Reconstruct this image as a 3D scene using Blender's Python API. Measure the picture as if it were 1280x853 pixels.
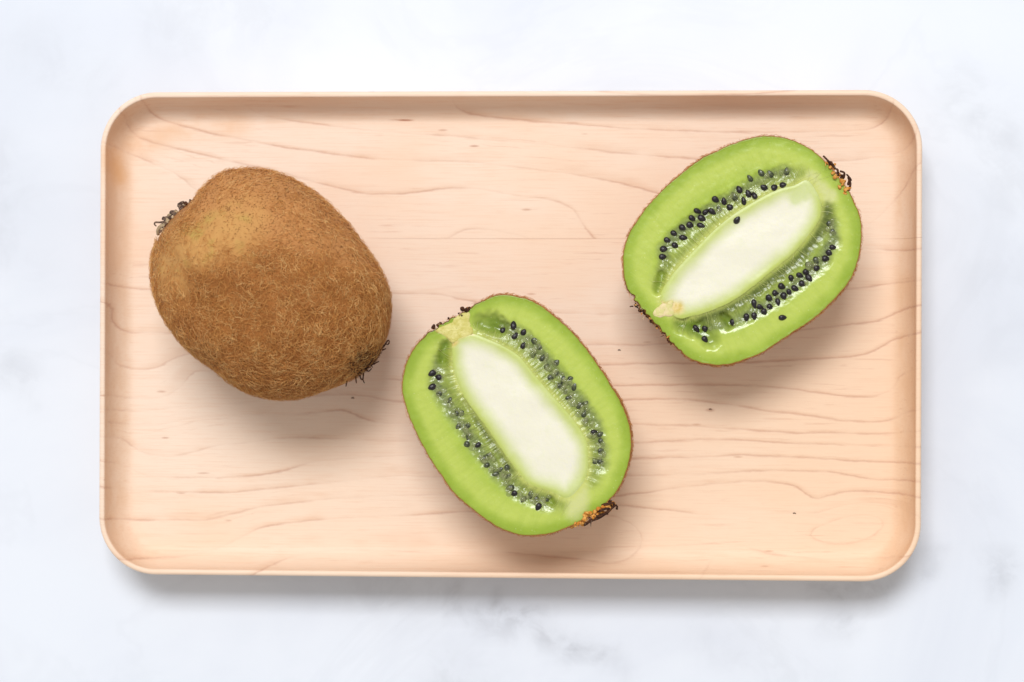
import bpy, bmesh, math, random
import numpy as np
from mathutils import Vector, Matrix, noise, geometry, kdtree

MM = 0.001
rng = np.random.default_rng(7)
random.seed(7)
scene = bpy.context.scene
for o in list(bpy.data.objects):
    bpy.data.objects.remove(o)

# ------------------------------------------------------------------ camera
LENS, TILT, DIST = 83.0, math.radians(3.6), 602.0      # mm, overhead, leaning a little
AIM = np.array([0.0, 0.0, 9.0])
cam_d = bpy.data.cameras.new('camera')
cam = bpy.data.objects.new('camera', cam_d)
scene.collection.objects.link(cam)
CAM = AIM + DIST * np.array([math.sin(TILT), 0, math.cos(TILT)])
cam.location = CAM * MM
cam.rotation_euler = (0, TILT, 0)
cam_d.lens = LENS
cam_d.sensor_width = 36
cam_d.clip_start = 0.01
cam_d.clip_end = 20
cam_d.dof.use_dof = True
cam_d.dof.focus_distance = (DIST - 27) * MM
cam_d.dof.aperture_fstop = 15
scene.camera = cam

# ------------------------------------------------------------------ light
world = bpy.data.worlds.new('World')
scene.world = world
world.use_nodes = True
world.node_tree.nodes['Background'].inputs[0].default_value = (1.0, 0.975, 0.935, 1)
world.node_tree.nodes['Background'].inputs[1].default_value = 0.55

def area_light(name, loc, target, sx, sy, power, col):
    d = bpy.data.lights.new(name, 'AREA')
    d.shape = 'RECTANGLE'; d.size = sx; d.size_y = sy
    d.energy = power; d.color = col
    o = bpy.data.objects.new(name, d)
    scene.collection.objects.link(o)
    o.location = loc
    o.rotation_euler = (Vector(target) - Vector(loc)).to_track_quat('-Z', 'Y').to_euler()
    return o
EL = math.radians(64)
area_light('window_light', (-0.2, 3.2 * math.cos(EL), 3.2 * math.sin(EL)), (0, 0, 0),
           1.35, 0.9, 81.0, (0.975, 0.985, 1.0))

scene.view_settings.view_transform = 'Standard'
scene.view_settings.look = 'None'
scene.view_settings.exposure = 0.0
scene.view_settings.gamma = 1.0

# ------------------------------------------------------------------ helpers
W_PX = 36.0 / (LENS * 1280.0)
ct, st = math.cos(TILT), math.sin(TILT)

def at(px, py, z):
    """measured picture position + real height (mm) -> x, y in mm"""
    px = np.asarray(px, float); py = np.asarray(py, float)
    cx = (px - 640) * W_PX; cy = -(py - 426.5) * W_PX; cz = -1.0
    dx = cx * ct + cz * st; dz = -cx * st + cz * ct
    t = (z - CAM[2]) / dz
    return np.stack([CAM[0] + dx * t, CAM[1] + cy * t], -1)

def path(pts, z):
    a = np.array(pts, float)
    return at(a[:, 0], a[:, 1], z)

def lin(r, g, b, k=0.9):
    f = lambda c: (c / 255 / 12.92) if c / 255 <= 0.04045 else ((c / 255 + 0.055) / 1.055) ** 2.4
    return (f(r) * k, f(g) * k, f(b) * k, 1.0)

def new_mesh(name, verts, faces, mat, parent=None, smooth=True, attrs=None, label=None, kind=None):
    me = bpy.data.meshes.new(name)
    verts = np.asarray(verts, float) * MM
    if isinstance(faces, np.ndarray):
        n, k = faces.shape
        me.vertices.add(len(verts)); me.vertices.foreach_set('co', verts.ravel())
        me.loops.add(n * k); me.loops.foreach_set('vertex_index', faces.ravel().astype(np.int32))
        me.polygons.add(n)
        me.polygons.foreach_set('loop_start', np.arange(0, n * k, k, dtype=np.int32))
        me.polygons.foreach_set('loop_total', np.full(n, k, dtype=np.int32))
        me.update(calc_edges=True)
    else:
        me.from_pydata([tuple(v) for v in verts], [], [tuple(int(i) for i in f) for f in faces])
    me.validate()
    me.polygons.foreach_set('use_smooth', [smooth] * len(me.polygons))
    for k, v in (attrs or {}).items():
        a = me.attributes.new(k, 'FLOAT', 'POINT')
        a.data.foreach_set('value', np.asarray(v, np.float32))
    me.materials.append(mat)
    o = bpy.data.objects.new(name, me)
    scene.collection.objects.link(o)
    if parent is not None:
        o.parent = parent
        o.matrix_parent_inverse = Matrix.Translation(-Vector(world_loc(parent)))
    if label: o['label'] = label
    if kind: o['kind'] = kind
    return o

def world_loc(o):
    v = Vector(o.location)
    p = o.parent
    while p is not None:
        v = v + Vector(p.location) - Vector(p.location)  # meshes carry absolute coordinates, roots sit at their base
        p = p.parent
    return v

def root(name, xy, z, label, cat, group=None):
    o = bpy.data.objects.new(name, None)
    scene.collection.objects.link(o)
    o.empty_display_size = 0.01
    o.location = (xy[0] * MM, xy[1] * MM, z * MM)
    o['label'] = label; o['category'] = cat
    if group: o['group'] = group
    return o

def smooth_closed(P, n):
    """Catmull-Rom closed curve through P resampled evenly"""
    m = len(P); out = []
    for i in range(m):
        p0, p1, p2, p3 = P[i - 1], P[i], P[(i + 1) % m], P[(i + 2) % m]
        for t in np.linspace(0, 1, 12, endpoint=False):
            out.append(0.5 * ((2 * p1) + (-p0 + p2) * t + (2 * p0 - 5 * p1 + 4 * p2 - p3) * t * t
                              + (-p0 + 3 * p1 - 3 * p2 + p3) * t ** 3))
    out = np.array(out)
    for _ in range(3):
        out = (np.roll(out, 1, 0) + 2 * out + np.roll(out, -1, 0)) / 4
    d = np.r_[0, np.cumsum(np.linalg.norm(np.diff(np.r_[out, out[:1]], axis=0), axis=1))]
    s = np.linspace(0, d[-1], n, endpoint=False)
    oo = np.r_[out, out[:1]]
    return np.stack([np.interp(s, d, oo[:, 0]), np.interp(s, d, oo[:, 1])], -1)

def polar(P, c, n):
    a = np.arctan2(P[:, 1] - c[1], P[:, 0] - c[0]); r = np.linalg.norm(P - c, axis=1)
    k = np.argsort(a); a = a[k]; r = r[k]
    a3 = np.r_[a - 2 * math.pi, a, a + 2 * math.pi]; r3 = np.r_[r, r, r]
    th = np.linspace(-math.pi, math.pi, n, endpoint=False)
    return th, np.interp(th, a3, r3)

def seg_dist(Q, P, closed=False):
    """distance of points Q to polyline P, plus arclength of nearest point"""
    A = P if closed else P[:-1]
    B = np.roll(P, -1, 0) if closed else P[1:]
    L = np.linalg.norm(B - A, axis=1); S = np.r_[0, np.cumsum(L)[:-1]]
    best = np.full(len(Q), 1e9); arc = np.zeros(len(Q))
    for a, b, l, s in zip(A, B, L, S):
        ab = b - a
        t = np.clip(((Q - a) @ ab) / max(l * l, 1e-9), 0, 1)
        d = np.linalg.norm(Q - (a + t[:, None] * ab), axis=1)
        m = d < best
        best[m] = d[m]; arc[m] = s + t[m] * l
    return best, arc

def inside(Q, P):
    x, y = Q[:, 0], Q[:, 1]; r = np.zeros(len(Q), bool); j = len(P) - 1
    for i in range(len(P)):
        xi, yi = P[i]; xj, yj = P[j]
        if yi != yj:
            r ^= ((yi > y) != (yj > y)) & (x < (xj - xi) * (y - yi) / (yj - yi) + xi)
        j = i
    return r

def sstep(a, b, x):
    t = np.clip((x - a) / (b - a), 0, 1)
    return t * t * (3 - 2 * t)

def nz(P, s, off=0.0):
    return np.array([noise.noise(Vector((p[0] * s + off, p[1] * s - off, (p[2] if len(p) > 2 else 0) * s + 3.1 * off))) for p in P])

# ------------------------------------------------------------------ node helper
class NT:
    def __init__(self, name):
        self.m = bpy.data.materials.new(name); self.m.use_nodes = True
        self.t = self.m.node_tree; self.b = self.t.nodes['Principled BSDF']
        tc = self.t.nodes.new('ShaderNodeTexCoord')
        self.co = self.vm('SCALE', tc.outputs['Object'], None, 1000.0)
    def n(self, k, **kw):
        x = self.t.nodes.new(k)
        for a, v in kw.items(): setattr(x, a, v)
        return x
    def put(self, s, v):
        if hasattr(v, 'is_linked') or isinstance(v, bpy.types.NodeSocket): self.t.links.new(v, s)
        else: s.default_value = v
    def vm(self, op, a, b=None, scale=None):
        x = self.n('ShaderNodeVectorMath', operation=op); self.put(x.inputs[0], a)
        if b is not None: self.put(x.inputs[1], b)
        if scale is not None: x.inputs['Scale'].default_value = scale
        return x.outputs[0]
    def ma(self, op, a, b=0.0, c=0.0, clamp=False):
        x = self.n('ShaderNodeMath', operation=op, use_clamp=clamp)
        self.put(x.inputs[0], a); self.put(x.inputs[1], b); self.put(x.inputs[2], c)
        return x.outputs[0]
    def at(self, name):
        return self.n('ShaderNodeAttribute', attribute_name=name).outputs['Fac']
    def noise(self, scale, detail=3, rough=0.5, stretch=None, dist=0.0, vec=None):
        v = self.co if vec is None else vec
        if stretch: v = self.vm('MULTIPLY', v, stretch)
        x = self.n('ShaderNodeTexNoise'); self.put(x.inputs['Vector'], v)
        x.inputs['Scale'].default_value = scale; x.inputs['Detail'].default_value = detail
        x.inputs['Roughness'].default_value = rough; x.inputs['Distortion'].default_value = dist
        return x.outputs['Fac']
    def vor(self, scale, feature='F1', stretch=None, rnd=1.0):
        v = self.co
        if stretch: v = self.vm('MULTIPLY', v, stretch)
        x = self.n('ShaderNodeTexVoronoi', feature=feature); self.put(x.inputs['Vector'], v)
        x.inputs['Scale'].default_value = scale; x.inputs['Randomness'].default_value = rnd
        return x.outputs['Distance']
    def ss(self, v, a, b, lo=0.0, hi=1.0):
        x = self.n('ShaderNodeMapRange', interpolation_type='SMOOTHSTEP'); self.put(x.inputs[0], v)
        for i, q in enumerate((a, b, lo, hi)): x.inputs[i + 1].default_value = q
        return x.outputs[0]
    def mix(self, f, a, b, mode='MIX'):
        x = self.n('ShaderNodeMix', data_type='RGBA', blend_type=mode)
        self.put(x.inputs[0], f); self.put(x.inputs[6], a); self.put(x.inputs[7], b)
        return x.outputs[2]
    def bump(self, h, strength, dist):
        x = self.n('ShaderNodeBump'); x.inputs['Strength'].default_value = strength
        x.inputs['Distance'].default_value = dist * MM; self.put(x.inputs['Height'], h)
        self.put(self.b.inputs['Normal'], x.outputs[0])
    def set(self, **kw):
        for k, v in kw.items(): self.put(self.b.inputs[k.replace('_', ' ')], v)

# ------------------------------------------------------------------ materials
def wood_material():
    t = NT('maple_wood')
    F = t.at('grain'); G = t.at('grain_slope')
    wob = t.noise(0.9, 5, 0.72, (0.2, 1.0, 1.0))
    Fw = t.ma('ADD', F, t.ma('MULTIPLY', t.ma('SUBTRACT', wob, 0.5), t.ma('MULTIPLY', G, 1.1)))
    fr = t.ma('FRACT', t.ma('ADD', Fw, 100.0))
    signed = t.ma('SUBTRACT', fr, t.ma('GREATER_THAN', fr, 0.5))
    dmm = t.ma('DIVIDE', signed, G)
    thin = t.ss(t.ma('ABSOLUTE', dmm), 0.0, 0.42, 1, 0)
    fade = t.ma('MULTIPLY', t.ss(t.ma('MULTIPLY', dmm, t.ss(t.noise(0.035, 2, 0.5, (0.5, 1.3, 1)), 0.35, 0.6, 0.45, 2.2)), -2.4, 0.0), t.ma('LESS_THAN', dmm, 0.0))
    stren = t.ma('MULTIPLY', t.ss(t.noise(0.06, 3, 0.6, (0.6, 1.4, 1)), 0.40, 0.62, 0.08, 1.0), t.ss(G, 0.03, 0.07))
    # second family of weaker rings between the main ones
    F2 = t.ma('ADD', t.ma('MULTIPLY', Fw, 3.0), t.ma('MULTIPLY', t.noise(0.5, 3, 0.6, (0.1, 1, 1)), 0.8))
    fr2 = t.ma('FRACT', t.ma('ADD', F2, 100.0))
    s2 = t.ma('SUBTRACT', fr2, t.ma('GREATER_THAN', fr2, 0.5))
    thin2 = t.ss(t.ma('ABSOLUTE', t.ma('DIVIDE', s2, t.ma('MULTIPLY', G, 3.0))), 0.02, 0.22, 1, 0)
    str2 = t.ss(t.noise(0.09, 4, 0.7, (0.35, 1.6, 1), vec=t.vm('ADD', t.co, (37, 11, 5))), 0.55, 0.72, 0, 0.8)
    cloud = t.noise(0.022, 3, 0.55, (0.7, 1.4, 1))
    col = t.mix(t.ss(cloud, 0.35, 0.68), lin(251, 228, 208), lin(249, 218, 192))
    # tone runs diagonally over both boards, from pinker to yellower and deeper
    sep = t.n('ShaderNodeSeparateXYZ'); t.put(sep.inputs[0], t.co)
    drift = t.ss(t.ma('SUBTRACT', t.ma('MULTIPLY', sep.outputs[0], 0.6), sep.outputs[1]), -70, 110)
    col = t.mix(t.ma('MULTIPLY', drift, 0.45), col, lin(247, 208, 168))
    fib = t.noise(1.0, 5, 0.7, (0.07, 2.2, 1.0))
    col = t.mix(t.ss(fib, 0.48, 0.66, 0, 0.36), col, lin(240, 198, 166))
    fib2 = t.noise(3.0, 4, 0.7, (0.05, 2.2, 1.0))
    col = t.mix(t.ss(fib2, 0.56, 0.74, 0, 0.42), col, lin(226, 180, 148))
    dash = t.noise(0.85, 3, 0.6, (0.085, 1.5, 1.0), vec=t.vm('ADD', t.co, (90, 40, 3)))
    dashm = t.ma('MULTIPLY', t.ss(dash, 0.60, 0.70), t.ss(t.noise(0.03, 3, 0.6, (0.5, 1.5, 1)), 0.45, 0.62, 0.12, 0.75))
    col = t.mix(t.ma('MULTIPLY', dashm, 0.45), col, lin(216, 166, 136))
    seam = t.ma('ABSOLUTE', t.ma('SUBTRACT', sep.outputs[1], at(640, 298.5, ZF)[1] - TRAY_C[1]))
    col = t.mix(t.ma('MULTIPLY', t.ss(seam, 0.04, 0.16, 1, 0), t.ss(t.noise(0.03, 2, 0.5), 0.42, 0.62, 0.0, 0.5)), col, lin(196, 146, 114))
    # end grain on the cove, cut across the fibres, is darker and warmer
    col = t.mix(t.ma('MULTIPLY', t.at('end_grain'), t.ss(t.noise(0.25, 4, 0.6, (1, 0.5, 1)), 0.3, 0.7, 0.5, 1.0)), col, lin(226, 174, 124))
    # warm stain patches left near the rim
    col = t.mix(t.ma('MULTIPLY', t.at('stain'), t.ss(t.noise(0.12, 4, 0.6), 0.3, 0.6, 0.3, 0.8)), col, lin(232, 172, 112))
    col = t.mix(t.ma('MULTIPLY', t.ma('MULTIPLY', fade, stren), 0.46), col, lin(226, 180, 146))
    col = t.mix(t.ma('MULTIPLY', t.ma('MULTIPLY', thin2, str2), 0.36), col, lin(212, 162, 130))
    col = t.mix(t.ma('MULTIPLY', t.ma('MULTIPLY', thin, stren), 0.43), col, lin(194, 138, 114))
    fl = t.vor(0.16, stretch=(0.35, 1.6, 1.0))
    flm = t.ma('MULTIPLY', t.ss(fl, 0.02, 0.10, 1, 0), t.ss(t.noise(0.05, 2), 0.5, 0.56))
    col = t.mix(t.ma('MULTIPLY', flm, 0.5), col, lin(190, 128, 92))
    for px, py, a, b, k in ((506, 151, 2.6, .32, .8), (497, 150.6, 3.2, .2, .5), (592, 183, 1.7, .35, .6), (207, 549, 1.3, .3, .5), (255, 593, 2.2, .3, .4), (888, 512, 1.5, .6, .4)):
        q = at(px, py, ZF) - TRAY_C
        dv = t.vm('MULTIPLY', t.vm('SUBTRACT', t.co, (q[0], q[1], ZF)), (1 / a, 1 / b, 0))
        ln = t.n('ShaderNodeVectorMath', operation='LENGTH'); t.put(ln.inputs[0], dv)
        col = t.mix(t.ss(t.ma('ADD', ln.outputs['Value'], t.ma('MULTIPLY', wob, 0.5)), 0.5, 1.3, k, 0), col, lin(176, 104, 70))
    ht = t.ma('ADD', t.ma('MULTIPLY', fib2, 0.6), t.ma('MULTIPLY', thin, -0.5))
    t.bump(ht, 0.25, 0.12)
    t.set(Base_Color=col, Roughness=t.ss(fib, 0.2, 0.8, 0.5, 0.62))
    t.b.inputs['Specular IOR Level'].default_value = 0.35
    return t.m

def marble_material():
    t = NT('white_marble')
    v = t.at('vein')
    mod = t.ss(t.noise(0.09, 5, 0.65, dist=0.6), 0.38, 0.62, 0.35, 1.0)
    haze = t.noise(0.014, 4, 0.55, dist=0.8)
    wisp = t.ss(t.ma('ABSOLUTE', t.ma('SUBTRACT', t.noise(0.012, 5, 0.6, dist=1.3), 0.5)), 0.0, 0.035, 1, 0)
    col = t.mix(t.ss(haze, 0.35, 0.7), (0.742, 0.778, 0.845, 1), (0.675, 0.712, 0.79, 1))
    col = t.mix(t.ma('MULTIPLY', wisp, 0.12), col, (0.60, 0.63, 0.69, 1))
    col = t.mix(t.ma('MULTIPLY', v, mod, clamp=True), col, (0.47, 0.49, 0.54, 1))
    t.set(Base_Color=col, Roughness=0.32)
    t.b.inputs['Specular IOR Level'].default_value = 0.3
    return t.m

def skin_material():
    t = NT('kiwi_skin')
    bald = t.at('bald'); dark = t.at('dark_end'); up = t.at('stubble')
    n1 = t.noise(0.18, 4, 0.6)
    col = t.mix(t.ss(n1, 0.35, 0.65), lin(150, 94, 44), lin(174, 114, 58))
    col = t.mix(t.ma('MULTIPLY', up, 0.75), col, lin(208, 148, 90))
    gr = t.mix(t.ss(t.noise(0.22, 3), 0.5, 0.72), lin(206, 154, 90), lin(194, 160, 86))
    col = t.mix(t.ma('MULTIPLY', bald, t.ss(t.noise(0.5, 4, 0.6), 0.25, 0.6, 0.6, 1.0)), col, gr)
    col = t.mix(dark, col, lin(70, 38, 22))
    n2 = t.noise(2.2, 4, 0.7)
    sp = t.ss(n2, 0.55, 0.68, 0, 0.8)
    sp = t.ma('MULTIPLY', sp, t.ma('SUBTRACT', 1.0, t.ma('MULTIPLY', bald, 0.7)))
    col = t.mix(sp, col, lin(112, 68, 32))
    t.bump(t.noise(1.3, 5, 0.7), 0.6, 0.25)
    t.set(Base_Color=col, Roughness=0.75)
    t.b.inputs['Specular IOR Level'].default_value = 0.25
    return t.m

def flesh_material():
    t = NT('kiwi_flesh')
    dr, dc, band, pocket, gully, u, pale = [t.at(k) for k in ('edge_dist', 'core_dist', 'band', 'pocket', 'gully', 'arc', 'pale')]
    cv = t.n('ShaderNodeCombineXYZ'); t.put(cv.inputs[0], u); t.put(cv.inputs[1], t.ma('MULTIPLY', dc, 0.10))
    n1 = t.noise(0.16, 3, 0.5); n2 = t.noise(0.8, 4, 0.6)
    streak = t.noise(0.9, 4, 0.6, vec=cv.outputs[0])
    streakf = t.noise(2.6, 4, 0.7, vec=cv.outputs[0])
    lime = t.mix(t.ss(n1, 0.3, 0.7), lin(160, 184, 58), lin(176, 198, 76))
    lime = t.mix(t.ma('MULTIPLY', t.ss(dr, 1.0, 4.0), t.ss(dr, 5.2, 9.0, 1, 0.2)), lime, lin(190, 206, 92))
    lime = t.mix(t.ss(n2, 0.52, 0.8, 0, 0.3), lime, lin(208, 218, 126))
    lime = t.mix(t.ss(streak, 0.4, 0.75, 0, 0.22), lime, lin(146, 172, 52))
    lime = t.mix(t.ma('MULTIPLY', pale, 0.8), lime, lin(214, 216, 150))
    # deeper green right under the skin
    lime = t.mix(t.ss(dr, 0.0, 1.0, 0.6, 0), lime, lin(128, 134, 44))
    lime = t.mix(t.ss(t.ma('ADD', dr, t.ma('MULTIPLY', n1, 3.0)), 1.5, 5.0, 0.65, 0), lime, lin(144, 170, 44))
    # zone around the seeds: greyish translucent green
    bcol = t.mix(t.ss(streakf, 0.35, 0.7), lin(116, 130, 76), lin(152, 164, 108))
    bcol = t.mix(t.ss(t.noise(1.1, 3, 0.6), 0.5, 0.7, 0, 0.7), bcol, lin(92, 104, 66))
    col = t.mix(t.ma('MULTIPLY', band, t.ss(n2, 0.2, 0.6, 0.75, 1.0)), lime, bcol)
    # between seeds and core: olive with fine pale fibres
    olive = t.mix(t.ss(streakf, 0.35, 0.75), lin(132, 148, 62), lin(178, 188, 98))
    near = t.ma('MULTIPLY', t.ss(dc, 1.0, 5.2, 1, 0), t.at('side'))
    col = t.mix(t.ma('MULTIPLY', near, t.ma('SUBTRACT', 0.9, t.ma('MULTIPLY', pale, 0.7))), col, olive)
    gl = (gully, t.mix(t.ss(streakf, 0.4, 0.75), lin(84, 98, 36), lin(132, 140, 66)))
    col = t.mix(pocket, col, t.mix(t.ss(n1, 0.4, 0.6), lin(116, 140, 36), lin(140, 160, 56)))
    edge = t.ss(t.ma('ADD', dc, t.ma('MULTIPLY', t.ma('SUBTRACT', streakf, 0.5), 3.4)), -0.2, 1.5, 1, 0)
    col = t.mix(t.ma('MULTIPLY', edge, 0.8), col, lin(204, 210, 112))
    col = t.mix(t.ma('MULTIPLY', gl[0], t.ss(dc, -0.2, 1.3, 0.25, 0.9)), col, gl[1])
    speck = t.ma('MULTIPLY', t.ss(t.vor(0.9), 0.03, 0.2, 1, 0), t.ss(t.noise(0.25, 2), 0.5, 0.6))
    col = t.mix(t.ma('MULTIPLY', speck, 0.3), col, lin(232, 238, 176))
    t.bump(t.ma('ADD', t.ma('MULTIPLY', t.noise(0.8, 3, 0.5), t.ma('ADD', 0.35, t.ma('MULTIPLY', band, 1.6))), t.ma('MULTIPLY', streakf, t.ma('MULTIPLY', near, 0.5))), 0.5, 0.35)
    t.set(Base_Color=col, Roughness=t.ma('SUBTRACT', 0.24, t.ma('MULTIPLY', band, 0.07)))
    t.b.inputs['Subsurface Weight'].default_value = 0.2
    t.b.inputs['Subsurface Radius'].default_value = (1.3, 1.2, 0.5)
    t.b.inputs['Subsurface Scale'].default_value = 1.6 * MM
    return t.m

def core_material():
    t = NT('kiwi_core')
    d = t.at('inner'); tan = t.at('tan'); green = t.at('green')
    col = t.mix(t.ss(t.ma('ADD', d, t.ma('MULTIPLY', t.ma('SUBTRACT', t.noise(0.22, 3, 0.5), 0.45), 1.8)), 0.0, 4.8), lin(192, 205, 102), lin(238, 234, 214))
    col = t.mix(t.ma('MULTIPLY', green, 0.8), col, lin(204, 214, 142))
    col = t.mix(t.ma('MULTIPLY', t.ss(t.noise(0.3, 4, 0.6, (1, 1, 1), 0.4), 0.5, 0.75), 0.25), col, lin(222, 226, 180))
    col = t.mix(tan, col, t.mix(t.ss(t.noise(0.6, 4, 0.7), 0.4, 0.62), lin(238, 214, 150), lin(214, 190, 96)))
    t.bump(t.noise(0.5, 3), 0.25, 0.3)
    t.set(Base_Color=col, Roughness=0.38)
    t.b.inputs['Subsurface Weight'].default_value = 0.3
    t.b.inputs['Subsurface Radius'].default_value = (1.0, 1.0, 0.6)
    t.b.inputs['Subsurface Scale'].default_value = 1.5 * MM
    return t.m

def plain(name, c1, c2, scale=1.0, rough=0.6, spec=0.3, bump=0.0, **kw):
    t = NT(name)
    t.set(Base_Color=t.mix(t.ss(t.noise(scale, 4, 0.6), 0.38, 0.62), c1, c2), Roughness=rough)
    t.b.inputs['Specular IOR Level'].default_value = spec
    if bump: t.bump(t.noise(scale * 2, 4, 0.6), 0.8, bump)
    for k, v in kw.items(): t.b.inputs[k.replace('_', ' ')].default_value = v
    return t.m

ZF, RIM = 9.0, 18.0     # tray floor and rim height
_tl = at(124, 117, RIM); _br = at(1152.5, 726.5, RIM)
TRAY_C = (_tl + _br) / 2
WOOD = wood_material(); MARBLE = marble_material(); SKIN = skin_material()
FLESH = flesh_material(); CORE = core_material()
SEED = plain('black_seed', lin(16, 12, 16), lin(44, 34, 40), 2.5, 0.3, 0.5, 0.08)
SEED_VEILED = plain('veiled_seed', lin(52, 58, 40), lin(102, 108, 74), 1.0, 0.2, 0.5, 0.1)
PULP = plain('clear_pulp', lin(186, 190, 136), lin(150, 162, 96), 1.0, 0.07, 0.6, 0.12, Alpha=0.34)
FUZZG = plain('pale_golden_fuzz', lin(240, 178, 100), lin(252, 208, 138), 0.3, 0.5, 0.35)
FUZZ = plain('golden_fuzz', lin(204, 136, 70), lin(226, 160, 90), 0.3, 0.55, 0.3)
STUB = plain('dark_stubble', lin(116, 70, 34), lin(160, 100, 52), 0.5, 0.7, 0.2)
DRY = plain('dried_sepal', lin(82, 62, 52), lin(136, 110, 92), 1.2, 0.8, 0.2, 0.2)
DRYDARK = plain('dark_dried_sepal', lin(52, 30, 22), lin(92, 56, 36), 1.5, 0.8, 0.2, 0.2)
DRYPALE = plain('pale_dried_sepal', lin(176, 150, 118), lin(206, 182, 146), 1.2, 0.8, 0.2, 0.2)
CORK = plain('orange_cork', lin(206, 128, 44), lin(240, 180, 96), 1.0, 0.7, 0.2, 0.4)
FIBRE = plain('pale_fibre', lin(206, 212, 120), lin(226, 230, 160), 1.0, 0.3, 0.5)

# ------------------------------------------------------------------ marble counter
def graded(lim, inner, step):
    a = np.arange(-inner, inner + 0.1, step)
    o = np.array([1.05, 1.2, 1.5, 2.2, 3.2]) * inner
    o = np.r_[o[o < lim], lim]
    return np.r_[-o[::-1], a, o]
gx = graded(800, 180, 2.4); gy = graded(600, 130, 2.4)
X, Y = np.meshgrid(gx, gy)
Q = np.stack([X.ravel(), Y.ravel()], -1)
wx = nz(Q, 0.06, 3.0) * 9 + nz(Q, 0.16, 6.0) * 3; wy = nz(Q, 0.06, 9.0) * 7 + nz(Q, 0.16, 1.0) * 3
Qw = Q + np.stack([wx, wy], -1)
vein = np.zeros(len(Q))
for pts, w, s in [([(545, 722), (575, 752), (640, 768), (700, 790), (745, 820), (790, 848)], 4.0, .28),
                  ([(625, 735), (668, 772), (715, 800), (775, 838)], 2.2, .34),
                  ([(420, 742), (560, 742)], 6, .12),
                  ([(1040, 735), (1068, 752)], 5, .34), ([(1100, 745), (1145, 690)], 5, .20),
                  ([(1235, 150), (1275, 168)], 4, .15), ([(1190, 100), (1250, 165), (1262, 240)], 7, .08),
                  ([(1230, 300), (1262, 420)], 7, .06), ([(1245, 712), (1262, 722)], 4, .2),
                  ([(10, 470), (45, 488)], 5, .16), ([(-20, 200), (15, 300)], 9, .10), ([(30, 60), (110, 95)], 8, .07),
                  ([(200, 30), (330, 20)], 9, .08), ([(560, 850), (640, 900)], 8, .15), ([(900, 800), (1010, 845)], 8, .08)]:
    d, _ = seg_dist(Qw, path(pts, 0))
    vein = np.maximum(vein, 2.4 * s * np.exp(-(d / w) ** 2))
nx, ny = len(gx), len(gy)
idx = np.arange(nx * ny).reshape(ny, nx)
F = np.stack([idx[:-1, :-1], idx[:-1, 1:], idx[1:, 1:], idx[1:, :-1]], -1).reshape(-1, 4)
V = np.c_[Q, np.full(len(Q), -0.03)]
rim = np.r_[idx[0, :], idx[1:, -1], idx[-1, -2::-1], idx[-2:0:-1, 0]]
Vs = V[rim].copy(); Vs[:, 2] = -30
k0 = len(V); m = len(rim)
F = np.r_[F, [[rim[(i + 1) % m], rim[i], k0 + i, k0 + (i + 1) % m] for i in range(m)]]
c = new_mesh('marble_countertop', np.r_[V, Vs], F, MARBLE, smooth=False, attrs={'vein': np.r_[vein, np.zeros(m)]})
c['kind'] = 'structure'

# ------------------------------------------------------------------ wooden tray
cx, cy = TRAY_C; hw = (_br[0] - _tl[0]) / 2; hh = (_tl[1] - _br[1]) / 2
R0 = 14.6

def rr_loop(d):
    """rounded rectangle inset by d, evenly subdivided, same count for every d"""
    out = []
    r = R0 - d
    for k, (sx, sy, a0) in enumerate([(1, 1, 0), (-1, 1, 90), (-1, -1, 180), (1, -1, 270)]):
        ox, oy = sx * (hw - R0), sy * (hh - R0)
        for j in range(25):
            a = math.radians(a0 + 90 * j / 24)
            out.append((ox + r * math.cos(a), oy + r * math.sin(a)))
        nxt = [(-1, 1), (-1, -1), (1, -1), (1, 1)][k]
        a = math.radians(a0 + 90)
        p = np.array(out[-1]); q = np.array((nxt[0] * (hw - R0) + r * math.cos(a), nxt[1] * (hh - R0) + r * math.sin(a)))
        n = int(2 * ((hw if k % 2 == 0 else hh) - R0) / 1.5)
        for j in range(1, n):
            out.append(tuple(p + (q - p) * j / n))
    return np.array(out)

prof = [(4.5, 0.0), (2.0, 0.5), (0.8, 2.0), (0.2, 5.0), (0.0, 9.0), (0.0, 13.0), (0.0, 17.0), (0.12, 17.6), (0.35, 17.95),
        (0.8, 18.0), (1.2, 17.98), (1.4, 17.85), (1.5, 17.5)]
for k in range(1, 15):
    a = math.radians(90 * k / 14)
    prof.append((1.5 + 5.6 * (1 - math.cos(a)) ** 1.0, ZF + 8.4 * (1 - math.sin(a))))
loops = [rr_loop(d) for d, z in prof]
NL = len(loops[0])
verts = np.concatenate([np.c_[l, np.full(NL, z)] for l, (d, z) in zip(loops, prof)])
faces = []
for k in range(len(prof) - 1):
    a, b = k * NL, (k + 1) * NL
    for i in range(NL):
        j = (i + 1) % NL
        faces.append((a + i, a + j, b + j, b + i))
faces.append(tuple(range(NL - 1, -1, -1)))
inner = loops[-1]
gxx, gyy = np.meshgrid(np.arange(-hw, hw, 1.35), np.arange(-hh, hh, 1.35))
G = np.stack([gxx.ravel(), gyy.ravel()], -1)
ins = inside(G, inner)
G = G[ins]; dd, _ = seg_dist(G, inner, True); G = G[dd > 0.9]
pts = [Vector(p) for p in inner] + [Vector(p) for p in G]
res = geometry.delaunay_2d_cdt(pts, [], [list(range(NL))], 1, 1e-6)
base = (len(prof) - 1) * NL
ov = [(v.x, v.y, ZF) for v in res[0]]
remap = {}
vl = [tuple(v) for v in verts]
for i, v in enumerate(ov):
    oi = res[3][i]
    o = [q for q in oi if q < NL]
    if o: remap[i] = base + o[0]
    else: remap[i] = len(vl); vl.append(v)
for f in res[2]:
    faces.append(tuple(remap[i] for i in f))
bm_t = bmesh.new()
bv = [bm_t.verts.new(v) for v in vl]
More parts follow.
